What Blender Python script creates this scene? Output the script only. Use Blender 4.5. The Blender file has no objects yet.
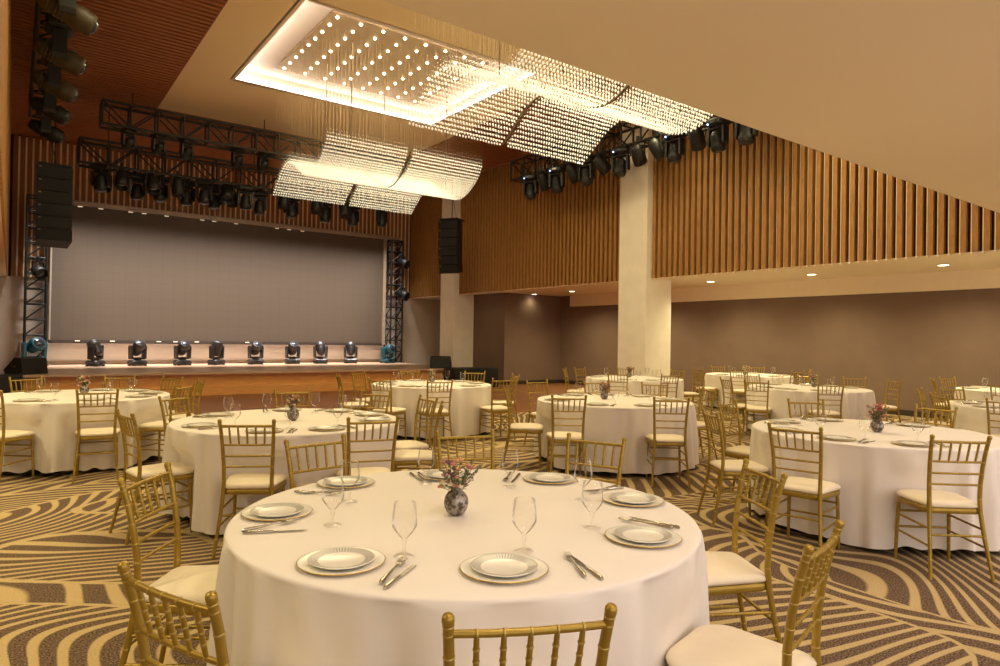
import bpy, math, random
from mathutils import Vector, Matrix, noise as mnoise
random.seed(7)
PI = math.pi
SC = bpy.context.scene
COL = SC.collection

# ------------------------------------------------------------------ camera
H = 1.48
YAW, PITCH, ROLL, FPX = 0.633103102, 0.00873342424, 0.0160727191, 666.238664
def cam_axes():
    f = Vector((math.sin(YAW)*math.cos(PITCH), math.cos(YAW)*math.cos(PITCH), math.sin(PITCH)))
    r = Vector((math.cos(YAW), -math.sin(YAW), 0)); u = r.cross(f)
    return r*math.cos(ROLL)+u*math.sin(ROLL), -r*math.sin(ROLL)+u*math.cos(ROLL), f
CR, CU, CF = cam_axes()
cd = bpy.data.cameras.new('camera'); cam = bpy.data.objects.new('camera', cd); COL.objects.link(cam)
cd.sensor_fit = 'HORIZONTAL'; cd.sensor_width = 36.0; cd.lens = FPX/1000*36.0
cd.clip_start = 0.02; cd.clip_end = 200
M = Matrix((CR, CU, -CF)).transposed().to_4x4(); M.translation = Vector((0, 0, H))
cam.matrix_world = M
SC.camera = cam
def px_of(p):                      # where a world point falls in the frame (used only to word labels: left, right, near, far)
    v = Vector(p)-Vector((0, 0, H)); d = v.dot(CF)
    return 500+FPX*v.dot(CR)/d, d

# ------------------------------------------------------------------ world, exposure, large lights
w = bpy.data.worlds.new('world'); SC.world = w; w.use_nodes = True
w.node_tree.nodes['Background'].inputs[0].default_value = (1.0, 0.82, 0.6, 1)
w.node_tree.nodes['Background'].inputs[1].default_value = 0.05
SC.view_settings.view_transform = 'Standard'; SC.view_settings.look = 'None'
SC.view_settings.gamma = 1.0; SC.view_settings.use_curve_mapping = False
SC.view_settings.exposure = -0.04
SC.cycles.max_bounces = 8; SC.cycles.diffuse_bounces = 4; SC.cycles.glossy_bounces = 3
SC.cycles.transparent_max_bounces = 24; SC.cycles.transmission_bounces = 4
SC.cycles.caustics_reflective = False; SC.cycles.caustics_refractive = False
SC.cycles.use_denoising = True
SC.cycles.sample_clamp_indirect = 4.0

WARM = (1.0, 0.85, 0.47)
SOFTW = (1.0, 0.88, 0.78)
def area(name, loc, sx, sy, power, color=WARM, rot=(0, 0, 0), spread=PI):
    l = bpy.data.lights.new(name, 'AREA'); l.shape = 'RECTANGLE'; l.size = sx; l.size_y = sy
    l.energy = power; l.color = color; l.spread = spread
    o = bpy.data.objects.new(name, l); COL.objects.link(o); o.location = loc; o.rotation_euler = rot
    return o
def spot(name, loc, power, color=WARM, size=110, blend=0.8, radius=0.08, target=None):
    l = bpy.data.lights.new(name, 'SPOT'); l.energy = power; l.color = color
    l.spot_size = math.radians(size); l.spot_blend = blend; l.shadow_soft_size = radius
    o = bpy.data.objects.new(name, l); COL.objects.link(o); o.location = loc
    if target is not None:
        o.rotation_euler = (Vector(target)-Vector(loc)).to_track_quat('-Z', 'Y').to_euler()
    return o
# the two bulb panels over the crystal chandeliers
area('chandelier_panel_light', (6.08, 12.5, 7.02), 3.2, 2.9, 270)
area('chandelier_panel_light', (6.08, 6.5, 7.02), 3.2, 2.9, 270)
# added fill from behind the camera for assumed daylight; the wall has no window
area('assumed_daylight_fill', (5.2, -2.4, 1.75), 15, 2.3, 210, (1.0, 0.90, 0.84), (PI/2, 0, 0))
# added fill spots under the main ceiling, out of view and without fixtures
for (x, y) in ((1.3, 6.0), (1.3, 9.0), (10.8, 6.0), (10.8, 9.0), (6.05, 9.55)):
    spot('house_fill', (x, y, 6.78), 420, WARM, 128, 1.0, 0.3)
# lamps added out of view in the low ceiling to brighten the nearest tables
LOWFILL = [(x, y) for y in (.8, -1.0) for x in (1.2, 3.6, 6.0, 8.4, 10.8)]
for (x, y) in LOWFILL:
    spot('low_ceiling_fill', (x, y, 3.28), 80, SOFTW, 150, 1.0, 0.25)
# recessed lamps of the right aisle; left ones assumed, out of view
AISLE = [(13.78, y) for y in (2.5, 5.05, 7.55, 10.1, 12.6, 15.1)] + [(13.85, 17.0)]
AISLE_L = [(-1.7, y) for y in (2.5, 5.05, 7.55, 10.1, 12.6, 15.1)]
for (x, y) in AISLE: spot('aisle_lamp', (x, y, 2.9), 240 if y < 16 else 14, WARM, 150, 1.0, 0.06)
for (x, y) in AISLE_L: spot('aisle_lamp', (x, y, 2.9), 190, WARM, 150, 1.0, 0.06)
# assumed stage wash, added behind the trusses without a fixture
area('assumed_stage_wash', (5.85, 20.4, 6.6), 10.4, .2, 480, (1.0, 0.94, 0.89), (.27, 0, 0), .85)

# ------------------------------------------------------------------ materials
def lin(c):
    return tuple(((v/255)/12.92 if v/255 <= .04045 else ((v/255+.055)/1.055)**2.4) for v in c)
MATS = {}
def mat(name, rgb, rough=.6, metal=0.0, emit=None, es=0.0, spec=.5, var=0.06, vscale=6.0, bump=0.0, bscale=60.0, sheen=0.0):
    m = bpy.data.materials.new(name); m.use_nodes = True; nt = m.node_tree; b = nt.nodes['Principled BSDF']
    c = lin(rgb)
    b.inputs['Roughness'].default_value = rough; b.inputs['Metallic'].default_value = metal
    b.inputs['Specular IOR Level'].default_value = spec
    if sheen: b.inputs['Sheen Weight'].default_value = sheen
    tc = nt.nodes.new('ShaderNodeTexCoord')
    n = nt.nodes.new('ShaderNodeTexNoise'); n.inputs['Scale'].default_value = vscale; n.inputs['Detail'].default_value = 4
    nt.links.new(tc.outputs['Object'], n.inputs['Vector'])
    r = nt.nodes.new('ShaderNodeValToRGB')
    r.color_ramp.elements[0].position = .3; r.color_ramp.elements[1].position = .7
    r.color_ramp.elements[0].color = (*[v*(1-var) for v in c], 1); r.color_ramp.elements[1].color = (*[min(1, v*(1+var)) for v in c], 1)
    nt.links.new(n.outputs['Fac'], r.inputs['Fac']); nt.links.new(r.outputs['Color'], b.inputs['Base Color'])
    if bump:
        n2 = nt.nodes.new('ShaderNodeTexNoise'); n2.inputs['Scale'].default_value = bscale
        nt.links.new(tc.outputs['Object'], n2.inputs['Vector'])
        bp = nt.nodes.new('ShaderNodeBump'); bp.inputs['Strength'].default_value = bump; bp.inputs['Distance'].default_value = .01
        nt.links.new(n2.outputs['Fac'], bp.inputs['Height']); nt.links.new(bp.outputs['Normal'], b.inputs['Normal'])
    if emit:
        b.inputs['Emission Color'].default_value = (*lin(emit), 1); b.inputs['Emission Strength'].default_value = es
    MATS[name] = m
    return m
def wood(name, dark, light, scale=(1, 1, 1), rough=.5, grain=9.0):
    m = bpy.data.materials.new(name); m.use_nodes = True; nt = m.node_tree; b = nt.nodes['Principled BSDF']
    b.inputs['Roughness'].default_value = rough
    tc = nt.nodes.new('ShaderNodeTexCoord'); mp = nt.nodes.new('ShaderNodeMapping'); mp.inputs['Scale'].default_value = scale
    nt.links.new(tc.outputs['Object'], mp.inputs['Vector'])
    n = nt.nodes.new('ShaderNodeTexNoise'); n.inputs['Scale'].default_value = grain; n.inputs['Detail'].default_value = 6; n.inputs['Distortion'].default_value = .6
    nt.links.new(mp.outputs['Vector'], n.inputs['Vector'])
    r = nt.nodes.new('ShaderNodeValToRGB')
    r.color_ramp.elements[0].position = .3; r.color_ramp.elements[1].position = .72
    r.color_ramp.elements[0].color = (*lin(dark), 1); r.color_ramp.elements[1].color = (*lin(light), 1)
    nt.links.new(n.outputs['Fac'], r.inputs['Fac']); nt.links.new(r.outputs['Color'], b.inputs['Base Color'])
    MATS[name] = m
    return m
def carpet():
    m = bpy.data.materials.new('swirl_carpet'); m.use_nodes = True; nt = m.node_tree; b = nt.nodes['Principled BSDF']
    b.inputs['Roughness'].default_value = .95; b.inputs['Specular IOR Level'].default_value = .1
    L = nt.links.new
    def mth(op, a, c=None, v=None, clamp=False):
        q = nt.nodes.new('ShaderNodeMath'); q.operation = op; q.use_clamp = clamp
        for i, s in enumerate((a, c)):
            if s is None: continue
            if isinstance(s, (int, float)): q.inputs[i].default_value = s
            else: L(s, q.inputs[i])
        return q.outputs[0]
    tc = nt.nodes.new('ShaderNodeTexCoord')
    def field(loc, rot, sc, scale, dist):
        mp = nt.nodes.new('ShaderNodeMapping'); mp.inputs['Location'].default_value = loc
        mp.inputs['Rotation'].default_value = (0, 0, rot); mp.inputs['Scale'].default_value = sc
        L(tc.outputs['Object'], mp.inputs['Vector'])
        n = nt.nodes.new('ShaderNodeTexNoise'); n.inputs['Scale'].default_value = scale; n.inputs['Detail'].default_value = 0
        n.inputs['Distortion'].default_value = dist
        L(mp.outputs['Vector'], n.inputs['Vector'])
        return n.outputs['Fac']
    def ramp(dx, dy, n, amp, off):
        sx = nt.nodes.new('ShaderNodeVectorMath'); sx.operation = 'DOT_PRODUCT'; sx.inputs[1].default_value = (dx, dy, 0)
        L(tc.outputs['Object'], sx.inputs[0])
        return mth('ADD', mth('MULTIPLY', n, amp), mth('ADD', sx.outputs['Value'], off))
    f1 = field((1.7, 3.1, 0), -.5, (.8, 1.0, 1), .62, .5)
    f2 = field((9.3, -4.2, 2), .6, (.8, 1.0, 1), .58, .6)
    f3 = field((-3.3, 6.4, 5), .64, (.45, 1.0, 1), .5, .8)
    v1 = ramp(2.5, 7.0, f1, 12.5, 0); v2 = ramp(-6.2, 3.9, f2, 12.5, .3)
    msk = mth('GREATER_THAN', f3, .5)
    v = mth('ADD', mth('MULTIPLY', v1, msk), mth('MULTIPLY', v2, mth('SUBTRACT', 1.0, msk)))
    v3 = ramp(4.6, -3.4, f1, 14.0, 0)                       # leaf-shaped islands of bolder cross stripes
    leaf = mth('LESS_THAN', mth('ABSOLUTE', mth('SUBTRACT', f3, .555)), .045)
    v = mth('ADD', mth('MULTIPLY', v, mth('SUBTRACT', 1.0, leaf)), mth('MULTIPLY', v3, leaf))
    fr = mth('FRACT', v)
    tri = mth('ABSOLUTE', mth('SUBTRACT', fr, .5))          # 0 .. .5
    band = mth('MULTIPLY', mth('SUBTRACT', tri, .275), 14.0, clamp=True)
    edge = mth('MULTIPLY', mth('SUBTRACT', .006, mth('ABSOLUTE', mth('SUBTRACT', mth('ABSOLUTE', mth('SUBTRACT', f3, .555)), .05))), 400.0, clamp=True)
    band = mth('MAXIMUM', band, edge)
    sp = nt.nodes.new('ShaderNodeTexNoise'); sp.inputs['Scale'].default_value = 110; sp.inputs['Detail'].default_value = 2
    L(tc.outputs['Object'], sp.inputs['Vector'])
    rb = nt.nodes.new('ShaderNodeValToRGB'); rb.color_ramp.elements[0].position = .38; rb.color_ramp.elements[1].position = .66
    rb.color_ramp.elements[0].color = (*lin((62, 48, 39)), 1); rb.color_ramp.elements[1].color = (*lin((140, 116, 94)), 1)
    L(sp.outputs['Fac'], rb.inputs['Fac'])
    rc = nt.nodes.new('ShaderNodeValToRGB'); rc.color_ramp.elements[0].position = .3; rc.color_ramp.elements[1].position = .7
    rc.color_ramp.elements[0].color = (*lin((176, 151, 106)), 1); rc.color_ramp.elements[1].color = (*lin((198, 174, 130)), 1)
    L(sp.outputs['Fac'], rc.inputs['Fac'])
    mx = nt.nodes.new('ShaderNodeMix'); mx.data_type = 'RGBA'
    L(band, mx.inputs['Factor']); L(rb.outputs['Color'], mx.inputs['A']); L(rc.outputs['Color'], mx.inputs['B'])
    L(mx.outputs['Result'], b.inputs['Base Color'])
    bp = nt.nodes.new('ShaderNodeBump'); bp.inputs['Strength'].default_value = .4; bp.inputs['Distance'].default_value = .004
    L(sp.outputs['Fac'], bp.inputs['Height']); L(bp.outputs['Normal'], b.inputs['Normal'])
    MATS['swirl_carpet'] = m
    return m
def thin_glass():
    m = bpy.data.materials.new('clear_glass'); m.use_nodes = True; nt = m.node_tree; nt.nodes.remove(nt.nodes['Principled BSDF'])
    out = nt.nodes['Material Output']
    t = nt.nodes.new('ShaderNodeBsdfTransparent'); t.inputs[0].default_value = (.985, .98, .97, 1)
    g = nt.nodes.new('ShaderNodeBsdfGlossy'); g.inputs['Roughness'].default_value = .03; g.inputs[0].default_value = (1, 1, 1, 1)
    lw = nt.nodes.new('ShaderNodeLayerWeight'); lw.inputs['Blend'].default_value = .16
    mp = nt.nodes.new('ShaderNodeMath'); mp.operation = 'MULTIPLY_ADD'; mp.inputs[1].default_value = .72; mp.inputs[2].default_value = .016
    mx = nt.nodes.new('ShaderNodeMixShader')
    L = nt.links.new
    L(lw.outputs['Fresnel'], mp.inputs[0]); L(mp.outputs[0], mx.inputs[0]); L(t.outputs[0], mx.inputs[1]); L(g.outputs[0], mx.inputs[2]); L(mx.outputs[0], out.inputs['Surface'])
    MATS['clear_glass'] = m
    return m
def screen_mat():
    m = bpy.data.materials.new('led_tiles'); m.use_nodes = True; nt = m.node_tree; b = nt.nodes['Principled BSDF']
    b.inputs['Roughness'].default_value = .5
    tc = nt.nodes.new('ShaderNodeTexCoord'); sx = nt.nodes.new('ShaderNodeSeparateXYZ'); L = nt.links.new
    L(tc.outputs['Object'], sx.inputs[0])
    outs = []
    for ax in ('X', 'Z'):
        d = nt.nodes.new('ShaderNodeMath'); d.operation = 'DIVIDE'; d.inputs[1].default_value = .32 if ax == 'X' else .25; L(sx.outputs[ax], d.inputs[0])
        f = nt.nodes.new('ShaderNodeMath'); f.operation = 'FRACT'; L(d.outputs[0], f.inputs[0])
        g = nt.nodes.new('ShaderNodeMath'); g.operation = 'LESS_THAN'; g.inputs[1].default_value = .05; L(f.outputs[0], g.inputs[0])
        outs.append(g.outputs[0])
    o = nt.nodes.new('ShaderNodeMath'); o.operation = 'MAXIMUM'; L(outs[0], o.inputs[0]); L(outs[1], o.inputs[1])
    mx = nt.nodes.new('ShaderNodeMix'); mx.data_type = 'RGBA'
    mx.inputs['A'].default_value = (*lin((84, 71, 59)), 1); mx.inputs['B'].default_value = (*lin((79, 66, 54)), 1)
    L(o.outputs[0], mx.inputs['Factor']); L(mx.outputs['Result'], b.inputs['Base Color'])
    MATS['led_tiles'] = m
    return m
def mercury():
    m = bpy.data.materials.new('mercury_glass'); m.use_nodes = True; nt = m.node_tree; b = nt.nodes['Principled BSDF']
    tc = nt.nodes.new('ShaderNodeTexCoord'); n = nt.nodes.new('ShaderNodeTexNoise'); n.inputs['Scale'].default_value = 55; n.inputs['Detail'].default_value = 5
    L = nt.links.new; L(tc.outputs['Object'], n.inputs['Vector'])
    r = nt.nodes.new('ShaderNodeValToRGB'); r.color_ramp.elements[0].position = .42; r.color_ramp.elements[1].position = .56
    r.color_ramp.elements[0].color = (*lin((84, 76, 70)), 1); r.color_ramp.elements[1].color = (*lin((164, 156, 146)), 1)
    L(n.outputs['Fac'], r.inputs['Fac']); L(r.outputs['Color'], b.inputs['Base Color'])
    b.inputs['Metallic'].default_value = .5; b.inputs['Roughness'].default_value = .32
    MATS['mercury_glass'] = m
    return m
def plate_border():
    m = bpy.data.materials.new('plate_border'); m.use_nodes = True; nt = m.node_tree; b = nt.nodes['Principled BSDF']; L = nt.links.new
    b.inputs['Roughness'].default_value = .25
    tc = nt.nodes.new('ShaderNodeTexCoord'); s = nt.nodes.new('ShaderNodeSeparateXYZ'); L(tc.outputs['Object'], s.inputs[0])
    at = nt.nodes.new('ShaderNodeMath'); at.operation = 'ARCTAN2'; L(s.outputs['Y'], at.inputs[0]); L(s.outputs['X'], at.inputs[1])
    q = nt.nodes.new('ShaderNodeMath'); q.operation = 'MULTIPLY'; q.inputs[1].default_value = 60/(2*PI); L(at.outputs[0], q.inputs[0])
    f = nt.nodes.new('ShaderNodeMath'); f.operation = 'FRACT'; L(q.outputs[0], f.inputs[0])
    g = nt.nodes.new('ShaderNodeMath'); g.operation = 'GREATER_THAN'; g.inputs[1].default_value = .5; L(f.outputs[0], g.inputs[0])
    mx = nt.nodes.new('ShaderNodeMix'); mx.data_type = 'RGBA'
    mx.inputs['A'].default_value = (*lin((225, 222, 210)), 1); mx.inputs['B'].default_value = (*lin((156, 151, 142)), 1)
    L(g.outputs[0], mx.inputs['Factor']); L(mx.outputs['Result'], b.inputs['Base Color'])
    MATS['plate_border'] = m
    return m

mat('low_ceiling_paint', (238, 216, 180), .85, var=.015, vscale=.6)
mat('cream_ceiling_paint', (246, 226, 186), .85, var=.02, vscale=.6)
mat('soffit_paint', (242, 224, 196), .85, var=.015)
mat('cove_paint', (250, 240, 228), .8, var=.01)
mat('column_cladding', (248, 240, 222), .6, var=.04, vscale=3)
mat('wall_covering', (122, 100, 86), .8, var=.05, vscale=2.0, bump=.05, bscale=200)
mat('pale_wall_panel', (206, 188, 172), .7, var=.03, vscale=2.0)
mat('white_panel', (246, 244, 244), .6, var=.02)
mat('slat_backing', (46, 22, 12), .85, var=.1)
mat('slat_fillet', (246, 224, 186), .7, var=.04)
mat('dark_backing', (62, 30, 16), .9, var=.1)
wood('slat_walnut', (142, 98, 46), (180, 130, 70), (6, 6, .5), .55)
wood('slat_walnut_dim', (134, 82, 40), (166, 108, 56), (6, 6, .5), .55)  # same walnut, darker and redder: the back wall's dim light put into colour
wood('dance_floor_wood', (128, 80, 50), (150, 100, 64), (6, .4, 4), .4)
wood('ceiling_slat_wood', (136, 78, 36), (170, 106, 56), (.5, 6, 6), .6)
wood('stage_wood', (180, 146, 118), (198, 164, 136), (.4, 4, 4), .35)
wood('stage_front_wood', (208, 148, 78), (232, 176, 104), (.4, 6, 6), .45)
mat('skirting_dark', (52, 40, 32), .6)
mat('steel_frame', (170, 152, 134), .45, .4)
mat('black_paint', (16, 15, 14), .5, var=.15)
mat('black_plastic', (17, 15, 13), .55, var=.15)
mat('olive_black', (62, 52, 26), .55, var=.15)
mat('charcoal_plastic', (46, 44, 44), .4, var=.12)
mat('teal_housing', (30, 84, 100), .4, var=.2, vscale=9)
mat('lens_glass', (66, 68, 76), .15, .4)
mat('blue_led', (150, 180, 255), .4, emit=(150, 185, 255), es=6)
mat('glint_glow', (255, 240, 220), .4, emit=(255, 236, 205), es=.75)  # glow for the imitated reflections along the screen frame
mat('speaker_grille', (11, 9, 8), .7, var=.2, vscale=120)
mat('gold_frame', (166, 137, 54), .38, .5, var=.10, vscale=18)
mat('gold_ring', (188, 162, 88), .3, .5)  # lighter than the frame: highlights on the rings put into the colour
mat('cream_vinyl', (240, 226, 198), .5, var=.02, vscale=10, bump=.1, bscale=30)
mat('tablecloth_linen', (240, 232, 222), .85, var=.015, vscale=3, sheen=.15, bump=.03, bscale=400)
mat('table_board', (120, 84, 56), .7)
mat('white_china', (240, 236, 224), .22, var=.01)
mat('grey_line', (170, 164, 150), .3)
mat('gold_rim', (200, 168, 90), .3, .6)
mat('silverware', (190, 182, 168), .2, .95, var=.05)
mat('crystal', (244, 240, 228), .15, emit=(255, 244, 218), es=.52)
mat('wire_metal', (150, 128, 96), .5, .3)
mat('rod_metal', (86, 66, 44), .5, .4)
mat('bulb_glow', (255, 244, 220), .5, emit=(255, 236, 200), es=14)
mat('bronze_panel', (186, 164, 128), .4, .3, var=.06)
mat('led_strip', (255, 240, 220), .5, emit=(255, 236, 222), es=26)
mat('lamp_glow', (255, 244, 225), .5, emit=(255, 236, 205), es=10)
mat('lamp_trim', (235, 225, 205), .5)
mat('stem_green', (96, 104, 58), .7)
mat('leaf_green', (112, 118, 84), .7, var=.2)
mat('petal_pink', (190, 128, 122), .7, var=.2)
mat('petal_blush', (206, 150, 112), .7, var=.15)
mat('petal_plum', (124, 82, 88), .7, var=.2)
mat('petal_cream', (232, 214, 176), .7)
mat('petal_red', (176, 84, 86), .7, var=.2)
mat('cable_rubber', (22, 20, 19), .7)
carpet(); thin_glass(); screen_mat(); mercury(); plate_border()

# ------------------------------------------------------------------ mesh builder
class MB:
    def __init__(s): s.v = []; s.f = []; s.m = []; s.sm = []; s.cur = 0
    def add(s, vs, fs, smooth=False):
        o = len(s.v); s.v.extend([tuple(x) for x in vs])
        for f in fs: s.f.append([i+o for i in f]); s.m.append(s.cur); s.sm.append(smooth)
        return s
    def box(s, x0, x1, y0, y1, z0, z1):
        vs = [(x, y, z) for z in (z0, z1) for y in (y0, y1) for x in (x0, x1)]
        return s.add(vs, [(0, 2, 3, 1), (4, 5, 7, 6), (0, 1, 5, 4), (2, 6, 7, 3), (0, 4, 6, 2), (1, 3, 7, 5)])
    def bbox(s, x0, x1, y0, y1, z0, z1, b=.01):     # box with chamfered edges
        hx, hy, hz = (x1-x0)/2, (y1-y0)/2, (z1-z0)/2; c = ((x0+x1)/2, (y0+y1)/2, (z0+z1)/2)
        ring = lambda ix, iy: [(-hx+ix, -hy+b+iy*0), (-hx+b, -hy), (hx-b, -hy), (hx, -hy+b), (hx, hy-b), (hx-b, hy), (-hx+b, hy), (-hx, hy-b)]
        base = [(-hx, -hy+b), (-hx+b, -hy), (hx-b, -hy), (hx, -hy+b), (hx, hy-b), (hx-b, hy), (-hx+b, hy), (-hx, hy-b)]
        sx = (hx-b)/hx; sy = (hy-b)/hy
        rings = [[(x*sx, y*sy, -hz) for x, y in base], [(x, y, -hz+b) for x, y in base], [(x, y, hz-b) for x, y in base], [(x*sx, y*sy, hz) for x, y in base]]
        vs = [(c[0]+x, c[1]+y, c[2]+z) for r in rings for x, y, z in r]
        fs = [tuple(range(7, -1, -1)), tuple(range(24, 32))]
        for k in range(3):
            for i in range(8): j = (i+1) % 8; fs.append((k*8+i, k*8+j, k*8+8+j, k*8+8+i))
        return s.add(vs, fs)
    def prism(s, poly, axis, a, b):                 # extrude a 2-D polygon along an axis
        def P(p, t):
            if axis == 'x': return (t, p[0], p[1])
            if axis == 'y': return (p[0], t, p[1])
            return (p[0], p[1], t)
        n = len(poly); vs = [P(p, a) for p in poly]+[P(p, b) for p in poly]
        fs = [tuple(range(n)), tuple(range(2*n-1, n-1, -1))]+[(i, i+n, (i+1) % n+n, (i+1) % n) for i in range(n)]
        return s.add(vs, fs)
    def tube(s, pts, rad, n=8, cap=True, smooth=True):
        pts = [Vector(p) for p in pts]; k = len(pts)
        if not hasattr(rad, '__len__'): rad = [rad]*k
        vs = []; up = None
        for i, p in enumerate(pts):
            t = (pts[min(i+1, k-1)]-pts[max(i-1, 0)]).normalized()
            if up is None:
                a = Vector((0, 0, 1)) if abs(t.z) < .9 else Vector((1, 0, 0)); up = (a-t*a.dot(t)).normalized()
            else: up = (up-t*up.dot(t)).normalized()
            bi = t.cross(up)
            for j in range(n):
                an = 2*PI*j/n; vs.append(p+(up*math.cos(an)+bi*math.sin(an))*rad[i])
        fs = []
        for i in range(k-1):
            for j in range(n): fs.append((i*n+j, i*n+(j+1) % n, (i+1)*n+(j+1) % n, (i+1)*n+j))
        s.add(vs, fs, smooth)
        if cap: s.add(vs[:n], [tuple(range(n-1, -1, -1))]); s.add(vs[-n:], [tuple(range(n))])
        return s
    def lathe(s, prof, n=20, c=(0, 0, 0), smooth=True, mi=None):   # prof: (r, z); mi: material per segment
        vs = []; k = len(prof)
        for r, z in prof:
            for j in range(n):
                a = 2*PI*j/n; vs.append((c[0]+r*math.cos(a), c[1]+r*math.sin(a), c[2]+z))
        o = len(s.v); s.v.extend(vs)
        for i in range(k-1):
            for j in range(n):
                s.f.append([o+i*n+j, o+i*n+(j+1) % n, o+(i+1)*n+(j+1) % n, o+(i+1)*n+j]); s.m.append(mi[i] if mi else s.cur); s.sm.append(smooth)
        return s
    def sphere(s, c, r, n=10, m=7, sc=(1, 1, 1)):
        vs = [(c[0], c[1], c[2]-r*sc[2])]
        for i in range(1, m):
            ph = -PI/2+PI*i/m
            for j in range(n):
                a = 2*PI*j/n; vs.append((c[0]+r*sc[0]*math.cos(ph)*math.cos(a), c[1]+r*sc[1]*math.cos(ph)*math.sin(a), c[2]+r*sc[2]*math.sin(ph)))
        vs.append((c[0], c[1], c[2]+r*sc[2])); fs = []
        for j in range(n): fs.append((0, 1+(j+1) % n, 1+j)); fs.append((len(vs)-1, len(vs)-1-n+j, len(vs)-1-n+(j+1) % n))
        for i in range(m-2):
            for j in range(n): fs.append((1+i*n+j, 1+i*n+(j+1) % n, 1+(i+1)*n+(j+1) % n, 1+(i+1)*n+j))
        return s.add(vs, fs, True)
    def xf(s, mtx, start=0):
        for i in range(start, len(s.v)): s.v[i] = tuple(mtx @ Vector(s.v[i]))
        return s
    def mesh(s, name, mats):
        me = bpy.data.meshes.new(name); me.from_pydata(s.v, [], s.f)
        if isinstance(mats, str): mats = [mats]
        for q in mats: me.materials.append(MATS[q])
        me.polygons.foreach_set('material_index', s.m); me.polygons.foreach_set('use_smooth', s.sm); me.update()
        return me
def obj(name, mb, mats, parent=None, kind=None):
    me = mb.mesh(name, mats) if isinstance(mb, MB) else mb
    o = bpy.data.objects.new(name, me); COL.objects.link(o)
    if parent is not None: o.parent = parent
    if kind: o['kind'] = kind
    return o
def struct(name, mb, mats): return obj(name, mb, mats, kind='structure')
def thing(name, label, cat, loc=(0, 0, 0), rz=0.0, group=None):
    o = bpy.data.objects.new(name, None); COL.objects.link(o); o.empty_display_size = .1
    o.location = loc; o.rotation_euler = (0, 0, rz); tag(o, label, cat, group); return o
def tag(o, label, cat, group=None):
    o['label'] = label; o['category'] = cat
    if group: o['group'] = group
    return o
def dup(root, loc, rz, label, group=None, rot=None):
    r = root.copy(); COL.objects.link(r); r.location = loc; r.rotation_euler = rot or (0, 0, rz); r['label'] = label
    if group: r['group'] = group
    for ch in KIDS.get(root.name, []):
        c = ch.copy(); COL.objects.link(c); c.parent = r
        for g in KIDS.get(ch.name, []):
            d = g.copy(); COL.objects.link(d); d.parent = c
    return r
KIDS = {}
def remember(root):
    KIDS[root.name] = list(root.children)
    for ch in root.children: KIDS[ch.name] = list(ch.children)
class Kit:                                      # first use moves the prototype itself, later uses copy it
    def __init__(s, root): s.root = root; s.used = False; remember(root)
    def put(s, loc, rz, label, group=None, rot=None):
        if not s.used:
            s.used = True; r = s.root; r.location = loc; r.rotation_euler = rot or (0, 0, rz); r['label'] = label
            if group: r['group'] = group
            return r
        return dup(s.root, loc, rz, label, group, rot)

# ------------------------------------------------------------------ the room
XL, XR, YB, ZC, ZS = -.095, 12.15, 22.5, 6.85, 2.97        # slat walls, back wall, ceiling, soffits
XA, XAL, YF = 15.2, -3.1, -2.6                            # aisle walls, wall behind the camera
COLS = [(10.58, 11.46), (18.99, 19.87)]
ZL, YL = 3.35, 3.38                                        # low ceiling over the near tables
struct('floor', MB().box(XAL, XA, YF, YB+.4, -.1, 0), 'swirl_carpet')
struct('floor_dance', MB().box(XAL, 12.0, 10.6, 17.2, 0, .006).box(12.0, XA, 11.6, 17.2, 0, .006), 'dance_floor_wood')
# right slat wall above the aisle
b = MB(); b.cur = 0
y = YF+.1
while y < YB-.15:
    if not any(a-.11 < y < e for a, e in COLS):
        b.cur = 0; b.box(XR, XR+.085, y, y+.084, ZS-.0, ZC); b.cur = 1; b.box(XR+.022, XR+.085, y+.084, y+.104, ZS-.035, ZC)
    y += .158
b.cur = 2; b.box(XR+.085, XR+.25, YF, YB, ZS, ZC)
struct('wall_right', b, ['slat_walnut', 'slat_fillet', 'slat_backing'])
b = MB(); y = YF+.1
while y < YB-.15: b.box(XL-.07, XL, y, y+.104, ZS, ZC); y += .158
b.cur = 1; b.box(XL-.25, XL-.07, YF, YB, ZS, ZC)
struct('wall_left', b, ['slat_walnut', 'slat_backing'])
b = MB(); x = XL+.06
while x < XR-.1:
    b.cur = 0; b.box(x, x+.104, YB-.07, YB, ZS, ZC); b.cur = 1; b.box(x+.109, x+.153, YB-.08, YB, ZS, ZC-.05); x += .158
b.cur = 2; b.box(XL-.25, XR+.25, YB, YB+.2, ZS, ZC)
struct('wall_back', b, ['slat_walnut_dim', 'slat_fillet', 'slat_backing'])
struct('wall_back_lower', MB().box(XAL, XA, YB-.02, YB+.2, 0, ZS), 'pale_wall_panel')
b = MB().box(XA, XA+.2, YF, YB+.4, 0, 3.2)
struct('wall_aisle_right', b, 'wall_covering')
struct('wall_aisle_left', MB().box(XAL-.2, XAL, YF, YB+.4, 0, 3.2), 'wall_covering')
struct('wall_behind', MB().box(XAL, XA, YF-.2, YF, 0, 3.6), 'wall_covering')
struct('wall_aisle_end', MB().box(12.8, XA, 17.2, 19.9, 0, ZS), 'wall_covering')
struct('baseboard_aisle_end', MB().box(12.76, XA, 17.16, 17.2, 0, .12), 'skirting_dark')
struct('baseboard_aisle_right', MB().box(XA-.02, XA, YF, 17.16, 0, .12), 'skirting_dark')
struct('ceiling_aisle_right', MB().box(XR+.25, XA+.2, YF, 17.2, ZS, ZS+.15).box(XR+.25, 12.8, 17.2, 19.9, ZS, ZS+.15).box(XR+.25, XA+.2, 19.9, YB, ZS, ZS+.15), 'soffit_paint')
struct('ceiling_aisle_left', MB().box(XAL-.2, XL-.25, YF, YB, ZS, ZS+.15), 'soffit_paint')
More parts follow.
